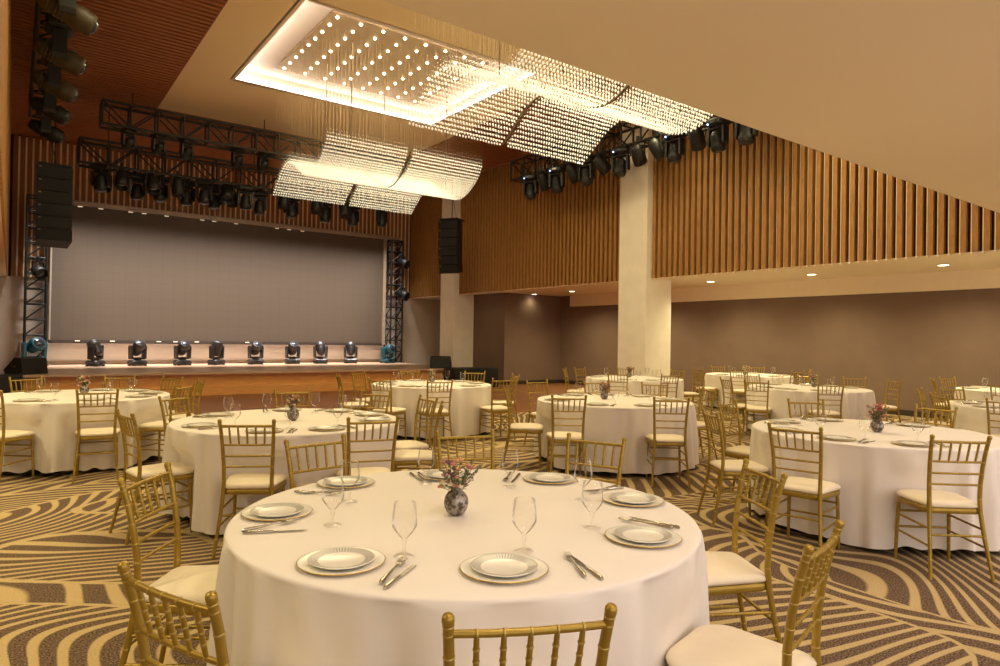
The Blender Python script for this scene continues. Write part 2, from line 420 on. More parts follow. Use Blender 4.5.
struct('trim_4', MB().box(XR+.03, XR+.25, YF, YB-.03, ZS-.012, ZS-.001), 'soffit_paint')
struct('trim_5', MB().box(XL-.25, XL-.03, YF, YB-.03, ZS-.012, ZS-.001), 'soffit_paint')
struct('trim_1', MB().box(XA-.12, XA, YF, 16.62, 2.6, ZS), 'soffit_paint')
for i, (a, e) in enumerate(COLS):
    c = MB().box(12.0, 12.9, a, e, 0, ZC)
    struct('column', c, 'column_cladding')
# low ceiling over the near part of the room
b = MB().box(XL, XR, YF, YL, ZL, ZL+.12).box(XL, XR, YL-.12, YL, ZL+.12, ZC)
struct('ceiling_low', b, 'low_ceiling_paint')
# main ceiling: cream field with two coves, wood slats around it
CX0, CX1, CY1 = 2.72, 9.4, 17.66
COVES = [(3.64, 8.52, 10.4, 14.68), (3.64, 8.52, 4.75, 8.72)]
b = MB()
ys = [YL, 4.75, 8.72, 10.4, 14.68, CY1]
for i in range(5):
    a, e = ys[i], ys[i+1]
    if i in (1, 3):
        b.box(CX0, 3.64, a, e, ZC, ZC+.06); b.box(8.52, CX1, a, e, ZC, ZC+.06)
    else: b.box(CX0, CX1, a, e, ZC, ZC+.06)
struct('ceiling_cream', b, 'cream_ceiling_paint')
def slats(x0, x1, y0, y1):
    y = y0
    while y < y1-.05:
        b.cur = 0; b.box(x0, x1, y, min(y+.1, y1), ZC, ZC+.07); y += .158
    b.cur = 1; b.box(x0, x1, y0, y1, ZC+.07, ZC+.1)
b = MB(); slats(XL, CX0, YL, CY1); slats(CX1, XR, YL, CY1); slats(XL, XR, CY1, YB)
struct('ceiling_wood', b, ['ceiling_slat_wood', 'dark_backing'])
for (x0, x1, y0, y1) in COVES:
    b = MB(); zt = 7.12
    b.box(x0-.03, x0, y0, y1, ZC, zt); b.box(x1, x1+.03, y0, y1, ZC, zt)
    b.box(x0-.03, x1+.03, y0-.03, y0, ZC, zt); b.box(x0-.03, x1+.03, y1, y1+.03, ZC, zt)
    b.box(x0-.03, x1+.03, y0-.03, y1+.03, zt, zt+.05)
    b.box(x0, x0+.07, y0, y1, ZC+.005, ZC+.02); b.box(x1-.07, x1, y0, y1, ZC+.005, ZC+.02); b.box(x0+.07, x1-.07, y0, y0+.07, ZC+.005, ZC+.02); b.box(x0+.07, x1-.07, y1-.07, y1, ZC+.005, ZC+.02)
    struct('ceiling_cove', b, 'cove_paint')
    t = thing('cove_light', 'warm LED strip glowing around the recessed cove over the %s chandelier' % ('far' if y0 > 9 else 'near'), 'strip light', ((x0+x1)/2, (y0+y1)/2, ZC+.022))
    hx, hy = (x1-x0)/2-.02, (y1-y0)/2-.02
    for q in ((-hx, hx, hy-.03, hy), (-hx, hx, -hy, -hy+.03), (-hx, -hx+.03, -hy, hy), (hx-.03, hx, -hy, hy)):
        obj('led_strip', MB().box(*q, 0, .02), 'led_strip', t)

# ------------------------------------------------------------------ chandeliers
PROF = [(-1.5, 5.02), (-1.38, 4.82), (-1.1, 4.62), (-.78, 4.49), (-.45, 4.52), (-.1, 4.68), (.3, 4.9), (.6, 4.98), (.88, 4.9), (1.15, 4.72), (1.5, 4.46)]
def along(prof, step):
    P = [Vector((a, z)) for a, z in prof]
    D = []                                  # Catmull-Rom densify
    for i in range(len(P)-1):
        p0 = P[max(i-1, 0)]; p1 = P[i]; p2 = P[i+1]; p3 = P[min(i+2, len(P)-1)]
        for k in range(12):
            t = k/12
            D.append(.5*((2*p1)+(p2-p0)*t+(2*p0-5*p1+4*p2-p3)*t*t+(3*p1-p0-3*p2+p3)*t**3))
    D.append(P[-1]); out = [D[0]]; acc = 0
    for i in range(1, len(D)):
        acc += (D[i]-D[i-1]).length
        if acc >= step: out.append(D[i]); acc = 0
    return out
def chandelier(cy, label):
    X0, X1 = 4.45, 7.75
    t = thing('chandelier', label, 'chandelier', (6.1, cy, 7.1), 0, 'crystal wave chandeliers')
    pts = along(PROF, .056)
    b = MB(); wi = MB()
    nx = int((X1-X0)/.052)
    oct_f = [(0, 2, 4), (2, 1, 4), (1, 3, 4), (3, 0, 4), (2, 0, 5), (1, 2, 5), (3, 1, 5), (0, 3, 5)]
    for j, p in enumerate(pts):
        for i in range(nx+1):
            x = X0+(X1-X0)*i/nx
            if abs(x-6.1) < .03: continue
            for q, (dz, r) in enumerate(((0, .0185), (.06, .010), (.13, .0065), (.2, .005))):
                if q == 3 and (i+j) % 2: continue
                X, Y, Z = x-6.1, p.x+random.uniform(-.006, .006), p.y+dz-7.1+random.uniform(-.005, .005)
                b.add([(X-r, Y, Z), (X+r, Y, Z), (X, Y-r, Z), (X, Y+r, Z), (X, Y, Z+r*1.25), (X, Y, Z-r*1.25)], oct_f)
            if i % 3 == 0 and j % 3 == 0:
                r = .0009; X, Y = x-6.1, p.x
                wi.add([(X-r, Y-r, p.y-7.1), (X+r, Y-r, p.y-7.1), (X, Y+r, p.y-7.1), (X-r, Y-r, -.05), (X+r, Y-r, -.05), (X, Y+r, -.05)], [(0, 1, 4, 3), (1, 2, 5, 4), (2, 0, 3, 5)])
    o = obj('crystal_beads', b, 'crystal', t, 'stuff')
    o = obj('hanging_wires', wi, 'wire_metal', t, 'stuff')
    sp = MB(); sp.tube([(0, p.x, p.y-7.1+.02) for p in pts[::2]], .014, 6)
    obj('support_rib', sp, 'rod_metal', t)
    for x, y in ((5.1, .25), (6.4, .25), (5.1, -1.0), (7.2, -1.0)):
        zz = min(pts, key=lambda p: abs(p.x-y)).y
        obj('support_rod', MB().tube([(x-6.1, y, zz-7.1), (x-6.1, y, -.03)], .011, 6), 'rod_metal', t)
    y0, y1 = -1.82, 1.25
    obj('ceiling_panel', MB().box(-1.73, 1.65, y0, y1, -.03, 0), 'bronze_panel', t)
    for r_ in range(9):
        for c_ in range(8):
            obj('bulb', BULB, None, t).location = (-1.73+.14+c_*.443, y0+.13+r_*.351, -.03)
BULB = MB().sphere((0, 0, 0), .03, 8, 6).mesh('bulb', 'bulb_glow')
chandelier(12.8, 'wave of crystal beads hanging on wires nearer the stage, wholly in view')
chandelier(6.8, 'wave of crystal beads nearer the camera, partly hidden by the low ceiling')

# ------------------------------------------------------------------ recessed lamps
lb = MB(); lb.lathe([(.12, 0), (.12, -.012), (.092, -.012), (.09, 0.0)], 24)
lg = MB().lathe([(.09, -.008), (.001, -.008)], 24)
t = thing('downlight', 'x', 'ceiling light'); obj('trim_ring', lb, 'lamp_trim', t); obj('diffuser', lg, 'lamp_glow', t)
DL = Kit(t)
names = {0: None}
ordn = ['nearest the camera', 'second from the camera', 'third from the camera', 'fourth from the camera', 'fifth from the camera', 'sixth from the camera', 'farthest, by the end wall']
for i, (x, y) in enumerate(AISLE):
    DL.put((x, y, ZS-.001), 0, 'round recessed downlight in the right aisle soffit, %s' % ordn[i], 'aisle downlights')
for i, (x, y) in enumerate(AISLE_L): DL.put((x, y, ZS-.001), 0, 'round recessed downlight assumed in the left aisle soffit, %s' % ordn[i], 'assumed left aisle downlights')
for i, (x, y) in enumerate(LOWFILL):
    DL.put((x, y, ZL-.001), 0, 'recessed downlight added in the low cream ceiling above the camera, out of frame', 'added low ceiling downlights')

# ------------------------------------------------------------------ stage, screen
ZT = .56
st = thing('stage', 'long low wooden stage with overhanging deck and panelled front', 'stage', (5.6, 17.1, 0))
def rel(b, o): b.xf(Matrix.Translation(-Vector(o))); return b
O = (5.6, 17.1, 0)
obj('stage_deck', rel(MB().bbox(XL+.02, 11.45, 17.06, YB-.03, ZT-.055, ZT, .008), O), 'stage_wood', st)
obj('stage_riser', rel(MB().box(XL+.02, 11.4, 17.2, 17.3, 0, ZT-.055).box(11.3, 11.4, 17.2, YB-.03, 0, ZT-.055), O), 'stage_front_wood', st)
b = MB().bbox(.6, 10.4, 17.08, 17.2, .0, .215, .006)
obj('front_panel', rel(b, O), 'stage_front_wood', st)
# white plinth and screen
struct('trim_2', MB().box(.2, 11.6, 22.3, YB-.03, ZT+.1, 1.2), 'white_panel')
struct('trim_3', MB().box(XL+.02, 11.6, 22.26, YB-.03, ZT, ZT+.1), 'steel_frame')
sc_ = thing('led_screen', 'wide blank dark grey LED wall behind the stage', 'screen', (5.85, 22.1, 1.2))
O = (5.85, 22.1, 1.2)
obj('display', rel(MB().box(.87, 10.84, 22.06, 22.12, 1.26, 5.03), O), 'led_tiles', sc_)
obj('frame', rel(MB().box(.83, 11.55, 22.02, 22.25, 5.03, 5.16).box(10.84, 10.96, 21.98, 22.25, 1.2, 5.03).box(.83, .87, 22.0, 22.2, 1.2, 5.03), O), 'steel_frame', sc_)
obj('bottom_rail', rel(MB().box(.83, 10.84, 22.0, 22.25, 1.17, 1.26), O), 'skirting_dark', sc_)
fl = MB().box(-.06, .06, -.02, .0, -.010, .010).mesh('frame_glint', 'glint_glow')  # glowing dash standing in for a reflection on the screen edge, no lamp
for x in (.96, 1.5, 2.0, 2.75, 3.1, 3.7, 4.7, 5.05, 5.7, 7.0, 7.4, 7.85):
    obj('frame_glint', fl, None, sc_).location = (x-5.85, 21.99+.06-22.1, 5.0-1.2)
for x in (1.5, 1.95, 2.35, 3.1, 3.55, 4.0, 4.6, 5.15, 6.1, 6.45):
    obj('frame_glint', fl, None, sc_).location = (x-5.85, 21.99-22.1, 1.235-1.2)

# ------------------------------------------------------------------ trusses
def truss_mesh(L, wd, hg, bay, r=.033, rd=.019):
    b = MB(); n = max(1, round(L/bay)); s = L/n
    for y in (-wd/2, wd/2):
        for z in (0, hg): b.tube([(0, y, z), (L, y, z)], r, 6)
    for i in range(n+1):
        x = i*s
        for y in (-wd/2, wd/2): b.tube([(x, y, 0), (x, y, hg)], rd*1.3, 5)
        for z in (0, hg): b.tube([(x, -wd/2, z), (x, wd/2, z)], rd, 5)
        if i < n:
            for y in (-wd/2, wd/2):
                b.tube([(x, y, 0 if i % 2 else hg), (x+s, y, hg if i % 2 else 0)], rd, 5)
            b.tube([(x, -wd/2, 0), (x+s, wd/2, 0)], rd, 5)
    return b
def truss(label, loc, L, wd, hg, bay, rz=0, hangs=()):
    t = thing('lighting_truss', label, 'truss', loc, rz, 'stage trusses')
    obj('lattice', truss_mesh(L, wd, hg, bay), 'black_paint', t)
    for x in hangs: obj('suspension_cable', MB().tube([(x, 0, hg), (x, 0, ZC-loc[2]-.006)], .012, 5), 'cable_rubber', t)
    return t
truss('upper black box truss nearest the cream ceiling, above the stage front', (1.5, 16.87, 6.0), 7.6, .4, .5, .56, 0, (.6, 3.5, 6.5))
t2 = truss('lower black box truss hung with the long row of moving heads', (1.2, 18.4, 5.42), 8.4, .45, .56, .6, 0, (.6, 4, 7.6))
truss('black box truss running along the right slatted wall', (11.2, 6.4, 5.84), 8.2, .4, .5, .6, PI/2, (.8, 4, 7.4))
truss('black box truss near the ceiling along the left wall', (.42, 8.6, 6.12), 9.0, .36, .4, .6, PI/2, (.8, 4.5, 8))
def vtruss(label, x, y, z0, z1, wd):
    t = thing('lighting_truss', label, 'truss', (x, y, z0), 0, 'stage trusses')
    m = truss_mesh(z1-z0, wd, wd, .42, .034, .02); m.xf(Matrix(((0, 1, 0, 0), (0, 0, 1, -wd/2), (1, 0, 0, 0), (0, 0, 0, 1))))
    obj('lattice', m, 'black_paint', t)
    obj('base_plate', MB().bbox(-wd/2-.08, wd/2+.08, -wd/2-.08, wd/2+.08, -.0, .02, .005), 'black_paint', t)
    return t
vtruss('upright black truss standing left of the LED screen', .52, 21.9, ZT, 5.1, .46)
vtruss('upright black truss standing right of the LED screen', 11.24, 21.9, ZT, 4.98, .46)

# ------------------------------------------------------------------ moving heads and spots
def moving_head(body='black_plastic', led=False, headmat=None):
    t = thing('moving_head_light', 'x', 'stage light')
    b = MB().bbox(-.19, .19, -.15, .15, 0, .13, .03); b.bbox(-.205, .205, -.09, .09, .03, .09, .015)
    for sx in (-1, 1):
        for sy in (-1, 1): b.box(sx*.15-.025, sx*.15+.025, sy*.11-.025, sy*.11+.025, -.015, .01)
    bs = obj('base', b, body, t)
    dsp = obj('display', MB().box(-.06, .06, -.156, -.15, .035, .085), 'lens_glass', bs)
    y = MB().lathe([(.09, .12), (.09, .16), (.001, .16)], 14)
    y.bbox(-.19, .19, -.07, .07, .15, .2, .02)
    for sx in (-1, 1): y.prism([(sx*.19, .16), (sx*.145, .16), (sx*.15, .46), (sx*.165, .5), (sx*.185, .5), (sx*.2, .45)], 'y', -.075, .075)
    obj('yoke', y, body, t)
    hd = MB(); hd.lathe([(.001, -.2), (.07, -.195), (.105, -.15), (.12, -.04), (.13, .08), (.135, .17), (.12, .2), (.1, .2)], 18)
    hd.lathe([(.14, .06), (.145, .08), (.145, .12), (.138, .14)], 18)
    for k in range(5): hd.lathe([(.112+.003*k, -.13+k*.03), (.122+.003*k, -.123+k*.03), (.114+.003*k, -.115+k*.03)], 18)
    hm = hd.mesh('head', headmat or body)
    h = obj('head', hm, None, t); h.location = (0, 0, .42)
    l = obj('lens', MB().lathe([(.1, .198), (.08, .215), (.04, .226), (.001, .23)], 18), 'lens_glass', h)
    if led: obj('status_led', MB().sphere((.12, -.15, .1), .018, 8, 5), 'blue_led', bs)
    return t
def par_can():
    t = thing('spotlight', 'x', 'stage light')
    obj('clamp', MB().bbox(-.03, .03, -.03, .03, -.02, .1, .008), 'black_paint', t)
    y = MB().box(-.16, .16, -.02, .02, -.03, -.015)
    for sx in (-1, 1): y.box(sx*.16-.008, sx*.16+.008, -.02, .02, -.26, -.015)
    obj('yoke', y, 'black_paint', t)
    h = obj('barrel', MB().lathe([(.001, -.2), (.08, -.19), (.115, -.12), (.14, .05), (.145, .2), (.135, .2), (.125, .08)], 18), 'black_plastic', t); h.location = (0, 0, -.24)
    obj('lens', MB().lathe([(.13, .12), (.07, .14), (.001, .145)], 18), 'lens_glass', h)
    return t
def tilt_heads(root, rx, ry=0.0, part='head'):
    for ch in root.children:
        if ch.name.split('.')[0] == part: ch.rotation_euler = (rx, ry, 0)
MHK = Kit(moving_head()); MHL = Kit(moving_head(led=True)); MHT = Kit(moving_head('teal_housing')); MHC = Kit(moving_head('charcoal_plastic')); PCK = Kit(par_can()); MHO = Kit(moving_head(headmat='olive_black'))
def head_kids(r): return [o for o in r.children]
def aim(r, rx, ry=0, part='head'):
    for ch in r.children:
        if ch.name.split('.')[0] == part: ch.rotation_euler = (rx, ry, 0)
def nth(i, n, a='left'):
    w_ = ['', 'second', 'third', 'fourth', 'fifth', 'sixth', 'seventh', 'eighth', 'ninth', 'tenth', 'eleventh', 'twelfth', 'thirteenth', 'fourteenth', 'fifteenth', 'sixteenth', 'seventeenth', 'eighteenth', 'nineteenth', 'twentieth', 'twenty-first']
    if i == 0: return 'leftmost'
    if i == n-1: return 'rightmost'
    if i >= (n+1)//2 and n-1-i >= 1: return w_[n-1-i]+' from right'
    return w_[i]+' from left'
stage_px = [96, 138, 183, 217, 256, 293, 321, 351]
for i, p in enumerate(stage_px):
    yy = 21.0+.07*i; bearing = YAW+math.atan((p-500)/FPX); xx = yy*math.tan(bearing)
    r = MHC.put((xx, yy, ZT+.015), .5-.1*i+(.4 if i in (0, 3) else 0), 'charcoal moving-head light standing on the stage, %s of the eight' % nth(i, 8), 'moving heads on the stage')
    aim(r, (-.5, .7, .8, .15, .8, .7, -.6, -.5)[i], 0)
    r.scale = (1.12, 1.12, 1.12)
for x, lab, s in ((.5, 'teal-cased stage light on the deck below the left upright truss', 1.35), (10.72, 'teal-cased stage light on the deck below the right upright truss', 1.15)):
    r = MHT.put((x, 21.3, ZT+.02), .3, lab, 'teal stage lights'); aim(r, 1.2, .3); r.scale = (s, s, s*.92)
t2h = [(1.63, 4.74, 0), (1.78, 5.05, 1), (2.06, 5.0, 1), (2.45, 4.74, 0), (2.73, 4.97, 1), (2.95, 4.95, 0), (3.29, 5.2, 1), (3.58, 4.71, 0), (3.91, 4.96, 0), (4.25, 4.67, 0), (4.45, 4.93, 1), (4.7, 4.88, 1), (4.93, 4.75, 0), (5.43, 4.76, 0), (5.94, 5.07, 1), (6.31, 4.79, 0), (6.85, 4.97, 1), (7.3, 4.68, 0), (7.69, 5.04, 1), (8.16, 4.69, 0), (8.87, 4.98, 0)]
for i, (x, zb, k) in enumerate(t2h):
    lab = '%s black stage light, %s in the row under the lower stage truss' % ('moving-head' if not k else 'spot-can', nth(i, 21))
    yo = 18.4+(.24 if i % 2 else -.24)
    if k: 
        r = PCK.put((x, yo, 5.42), random.uniform(-.5, .5), lab, 'lights under the lower truss'); aim(r, PI+random.uniform(-.6, .3), 0, 'barrel')
        r.scale = (1.05, 1.05, 1.15)
    else:
        r = MHK.put((x, yo, 5.40), 0, lab, 'lights under the lower truss', rot=(PI, 0, random.uniform(-.6, .6))); aim(r, random.uniform(-.25, .2), 0)
        r.scale = (1, 1, .98)
for i, x in enumerate((2.03, 2.63, 3.22, 4.36, 4.98)):
    r = MHK.put((x, 16.87, 6.0), 0, 'small black stage light under the upper truss, %s' % nth(i, 5), 'lights under the upper truss', rot=(PI, 0, .4)); aim(r, .9, 0); r.scale = (.72, .72, .72)
t3h = [(13.74, 1), (13.2, 0), (12.7, 1), (12.1, 0), (11.62, 1), (11.1, 0), (10.52, 1), (10.0, 0), (9.46, 0), (9.0, 1), (8.43, 0), (7.96, 1), (7.33, 1)]
for i, (y, k) in enumerate(t3h):
    lab = 'black %s under the truss on the right wall, %s' % ('moving-head light' if k else 'spot can', nth(i, 13))
    if k:
        r = MHL.put((11.2-.18, y, 5.82), 0, lab, 'lights on the right truss', rot=(PI, 0, PI/2+random.uniform(-.4, .4))); aim(r, random.uniform(-.3, .35), 0)
    else:
        r = PCK.put((11.2-.2, y, 5.86), PI/2+random.uniform(-.4, .4), lab, 'lights on the right truss'); aim(r, PI-.8, 0, 'barrel')
for i, (y, s) in enumerate(((10.2, 1.2), (11.9, 1.2), (13.4, 1.2), (15.0, 1.15), (16.6, 1.15))):
    r = (MHO if i < 3 else MHK).put((.5, y, 6.1), 0, 'large %s moving-head light on the left wall truss, %s' % ('olive' if i < 3 else 'black',  ['topmost in view', 'second from top', 'third from top', 'fourth from top', 'lowest in view'][i]), 'lights on the left truss', rot=(PI, 0, -PI/2)); aim(r, 1.2, 0); r.scale = (s, s, s)
    for ch in r.children:
        if ch.name.split('.')[0] == 'head': ch.scale = (.95, .95, 1.35)
for i, (x, z, lab) in enumerate(((.55, 3.35, 'black spot clamped to the left upright truss'), (11.4, 4.45, 'upper black spot clamped to the right upright truss'), (11.42, 3.3, 'lower black spot clamped to the right upright truss'))):
    r = PCK.put((x, 21.55, z), .7, lab, 'spots on the upright trusses'); aim(r, 2.0, .5, 'barrel')

# ------------------------------------------------------------------ line arrays, monitors, subwoofers
def cabinet(w_=.62, h=.262, d=.42):
    b = MB(); b.prism([(-w_/2, 0), (w_/2, 0), (w_/2-.06, d), (-w_/2+.06, d)], 'z', -h, -.008)
    return b
def line_array(label, loc, rz, n, w_, sg=1):
    t = thing('line_array_speaker', label, 'speaker', loc, rz, 'hanging line arrays')
    obj('rigging_frame', MB().bbox(-w_/2+.02, w_/2-.02, .0, .5, .0, .05, .01), 'black_paint', t)
    obj('chain', MB().tube([(0, .25, .05), (0, .25, ZC-loc[2]-.006)], .014, 5), 'cable_rubber', t)
    obj('chain', MB().tube([(0.05, .45, .05), (-.12, .45, .9)], .008, 5), 'cable_rubber', t)
    p = Vector((0, 0, 0)); a = 0
    for i in range(n):
        m = Matrix.Translation(p) @ Matrix.Rotation(-a, 4, 'X')
        c = obj('cabinet', cabinet(w_).xf(m), 'black_plastic', t)
        g = MB().box(-w_/2+.02, w_/2-.02, -.014, -.002, -.248, -.02); obj('grille', g.xf(m), 'speaker_grille', c)
        for sx in (-1, ): obj('handle', MB().bbox(sx*(w_/2-.06)-.025, sx*(w_/2-.06)+.025, -.024, -.012, -.06, -.04, .004).xf(m), 'steel_frame', c)
        p = p+(Matrix.Rotation(-a, 3, 'X') @ Vector((0, 0, -.268))); a += sg*(0, .03, .05, .08, .11, .14)[i]
    return t
line_array('black line-array speaker stack hanging over the left end of the stage', (.69, 16.9, 4.98), .0, 6, .64)
line_array('black line-array speaker stack hanging before the far pillar', (10.42, 16.9, 5.0), -1.05, 6, .64, -.7)
def wedge(label, loc, rz):
    t = thing('stage_monitor', label, 'speaker', loc, rz, 'stage monitors')
    obj('cabinet', MB().prism([(-.25, 0), (.22, 0), (.25, .1), (-.02, .36), (-.2, .34)], 'x', -.3, .3), 'black_plastic', t)
    g = MB().box(-.27, .27, 0, .012, 0, .36); g.xf(Matrix.Translation((0, .255, .105)) @ Matrix.Rotation(.80, 4, 'X')); obj('grille', g, 'speaker_grille', t)
    obj('handle', MB().bbox(-.31, -.295, -.06, .06, .15, .19, .004), 'charcoal_plastic', t)
wedge('black wedge monitor speaker on the left front corner of the stage', (.28, 17.6, ZT), .7)
wedge('black wedge monitor speaker on the right front corner of the stage', (10.62, 17.5, ZT), -.7)
def sub(label, loc, n, w_):
    t = thing('subwoofer', label, 'speaker', loc, 0, 'floor subwoofers')
    obj('cabinet', MB().bbox(-w_/2, w_/2, 0, .6, 0, .6, .012), 'black_plastic', t)
    obj('grille', MB().bbox(-w_/2+.03, w_/2-.03, -.015, .0, .03, .57, .004), 'speaker_grille', t)
    for sx in (-1, 1): obj('handle', MB().bbox(sx*w_/2-.012*(sx > 0), sx*w_/2+.012*(sx < 0), .22, .4, .3, .36, .003), 'charcoal_plastic', t)
sub('black subwoofer on the floor before the left end of the stage', (-.32, 16.35, 0), 1, 1.06)
sub('left black subwoofer on the floor at the right end of the stage', (10.82, 16.4, 0), 1, .78)
sub('right black subwoofer on the floor at the right end of the stage', (11.61, 16.4, 0), 1, .78)

# ------------------------------------------------------------------ tables
CH = [('F', 1.39, -118, 2), ('F', 1.38, -154, -4), ('F', 1.32, 145, -2), ('F', 1.3, 97, 0), ('F', 1.32, 57, 14), ('F', 1.38, 23, 2), ('F', 1.38, -24, -6), ('F', 1.35, -71, -5),
      ('T2', 1.24, -121, 2), ('T2', 1.35, -84, -21), ('T2', 1.36, 70, 10), ('T2', 1.22, -171, 0), ('T2', 1.33, -3, 0), ('T2', 1.3, -32, 0), ('T2', 1.32, 31, 0), ('T2', 1.24, 124, 5),
      ('T3', 1.22, -87, -10), ('T3', 1.22, 112, 0), ('T3', 1.25, 65, 17), ('T3', 1.3, 32, 0), ('T3', 1.3, -44, 0), ('T3', 1.3, -1, 0), ('T3', 1.3, -130, 0),
      ('T6', 1.42, -116, 10), ('T6', 1.22, 77, -4), ('T6', 1.22, 24, 20), ('T6', 1.4, -73, -27), ('T6', 1.38, -20, 0), ('T6', 1.45, -150, 0), ('T6', 1.31, 126, -7), ('T6', 1.45, 165, 0),
      ('T5', 1.39, -152, 26), ('T5', 1.39, -108, -22), ('T5', 1.45, 87, 0), ('T5', 1.27, 157, -18), ('T5', 1.33, -26, 0), ('T5', 1.22, 52, 13), ('T5', 1.39, 17, 25),
      ('T4', 1.4, -175, 6), ('T4', 1.35, -134, 4), ('T4', 1.22, 52, -2), ('T4', 1.26, 0, -3), ('T4', 1.36, 145, 0), ('T4', 1.26, 98, 0),
      ('T7', 1.32, -138, 3), ('T7', 1.37, 177, 30), ('T7', 1.45, -2, 30), ('T7', 1.39, 29, 0), ('T7', 1.25, 76, 0), ('T7', 1.5, -32, 0), ('T7', 1.45, 152, 0),
      ('T8', 1.35, -150, 0), ('T8', 1.35, -110, 0), ('T8', 1.25, -1, 0), ('T8', 1.35, 50, 0), ('T8', 1.37, 130, 0), ('T8', 1.34, 99, 0), ('T8', 1.35, -27, 0),
      ('T9', 1.35, -155, 0), ('T9', 1.3, 25, 0), ('T9', 1.35, 65, 0), ('T9', 1.34, -101, 0), ('T9', 1.26, -56, 0), ('T9', 1.35, 162, 0),
      ('T11', 1.28, -180, 12), ('T11', 1.28, 103, 0), ('T11', 1.34, 148, -10), ('T11', 1.22, 65, 0),
      ('T10', 1.28, 118, 0), ('T10', 1.22, 75, -5), ('T10', 1.66, -172, 0)]
TB = {'F': (1.543, 2.315), 'T2': (1.94, 5.68), 'T3': (.64, 9.0), 'T4': (5.81, 2.65), 'T5': (5.94, 5.72), 'T6': (5.35, 9.08), 'T7': (10.6, 5.84), 'T8': (9.85, 8.96), 'T9': (13.53, 8.86), 'T10': (13.65, 3.8), 'T11': (10.02, 2.58)}
TN = {'F': 'the foreground table', 'T2': 'the mid-left table', 'T3': 'the far-left table', 'T4': 'the big right-hand table', 'T5': 'the centre table', 'T6': 'the far pillar table', 'T7': 'the second right-hand table', 'T8': 'the near pillar table', 'T9': 'the farthest table', 'T10': 'the far-right wall table', 'T11': 'the right-edge table'}
TD = {'F': 'largest round table, in the foreground, under a cloth', 'T2': 'round table left of centre, just behind the foreground table', 'T3': 'round table at the far left before the stage', 'T4': 'big round table on the right with a pink bouquet', 'T5': 'round table in the middle, straight before the near pillar', 'T6': 'round table by the right end of the stage', 'T7': 'round table behind the big right-hand table', 'T8': 'small-looking round table at the foot of the near pillar', 'T9': 'farthest round table, against the brown wall', 'T10': 'round table at the far right by the brown wall', 'T11': 'round table cut off by the right edge of the photo'}
LEGM = MB().tube([(0, 0, 0), (0, 0, .73)], .018, 8).mesh('leg', 'black_paint')
TOPM = MB().lathe([(.001, .725), (.905, .725), (.912, .735), (.905, .75), (.001, .75)], 48).mesh('tabletop', 'table_board')
def cloth_mesh(seed, chairs):
    angs = [q[0] for q in chairs]
    rnd = random.Random(seed); K = [(rnd.choice((7, 8, 9)), rnd.uniform(0, 6.28), .3), (rnd.choice((15, 16, 17)), rnd.uniform(0, 6.28), .6), (rnd.choice((24, 26, 27)), rnd.uniform(0, 6.28), .65), (4, rnd.uniform(0, 6.28), .3)]
    n = 260; b = MB(); rows = []
    tops = [(.001, .757), (.3, .757), (.6, .757), (.85, .757), (.915, .757), (.926, .7555), (.932, .752), (.9342, .746)]
    for r, z in tops: rows.append([(r*math.cos(2*PI*j/n), r*math.sin(2*PI*j/n), z) for j in range(n)])
    zs = [.74, .725, .69, .64, .58, .52, .46, .4, .32, .24, .16, .09, .045]
    F = []
    for j in range(n):                     # deep rounded folds between the chairs, flatter where a seat presses in
        a = 2*PI*j/n
        f = sum(w_*math.sin(k*(a+.1*math.sin(3*a+p))+p) for k, p, w_ in K)
        f = max(-.85, min(1.6, f))
        near_ = min([abs((a-q+PI) % (2*PI)-PI) for q in angs] or [9])
        F.append((f, max(0, min(1, (near_-.17)/.16))))
    for z in zs:
        t = (.746-z)/.70; row = []
        for j in range(n):
            a = 2*PI*j/n; f, q = F[j]
            r = .934+.055*(t**.42)*max(-.7, f)*(.45+.55*q)+.012*t*q-.012*t*(1-q)+.003*t*math.sin(41*a+seed)+.004*math.sin(9*a+14*z)*t
            for (ca, cr) in chairs:          # the seat presses the hanging cloth in
                da = abs((a-ca+PI) % (2*PI)-PI); lim = (cr-.255-.2)/max(.3, math.cos(min(da, 1.2)))
                wgt = max(0, min(1, (.34-da)/.1))*max(0, min(1, (.64-z)/.12))
                if lim < r: r += (lim-r)*wgt
            row.append((r*math.cos(a), r*math.sin(a), z+(.012*math.sin(5*a+seed)+.014*f if z < .06 else 0)))
        rows.append(row)
    vs = [p for r in rows for p in r]; fs = []
    for i in range(len(rows)-1):
        for j in range(n): fs.append((i*n+j, (i+1)*n+j, (i+1)*n+(j+1) % n, i*n+(j+1) % n))
    b.add(vs, fs, True)
    return b
for i, (k, (x, y)) in enumerate(TB.items()):
    t = thing('round_table', TD[k], 'table', (x, y, 0), 0, 'round banquet tables')
    obj('tabletop', TOPM, None, t)
    for q in range(4): obj('leg', LEGM, None, t).location = (.62*math.cos(q*PI/2+.6), .62*math.sin(q*PI/2+.6), 0)
    c = obj('tablecloth', cloth_mesh(i+3, [(math.radians(q[2]), max(q[1], 1.28)) for q in CH if q[0] == k]), 'tablecloth_linen'); c.location = (x, y, 0)
    tag(c, 'pale floor-length cloth draped over %s' % TN[k], 'tablecloth', 'pale tablecloths')
TZ = .7575

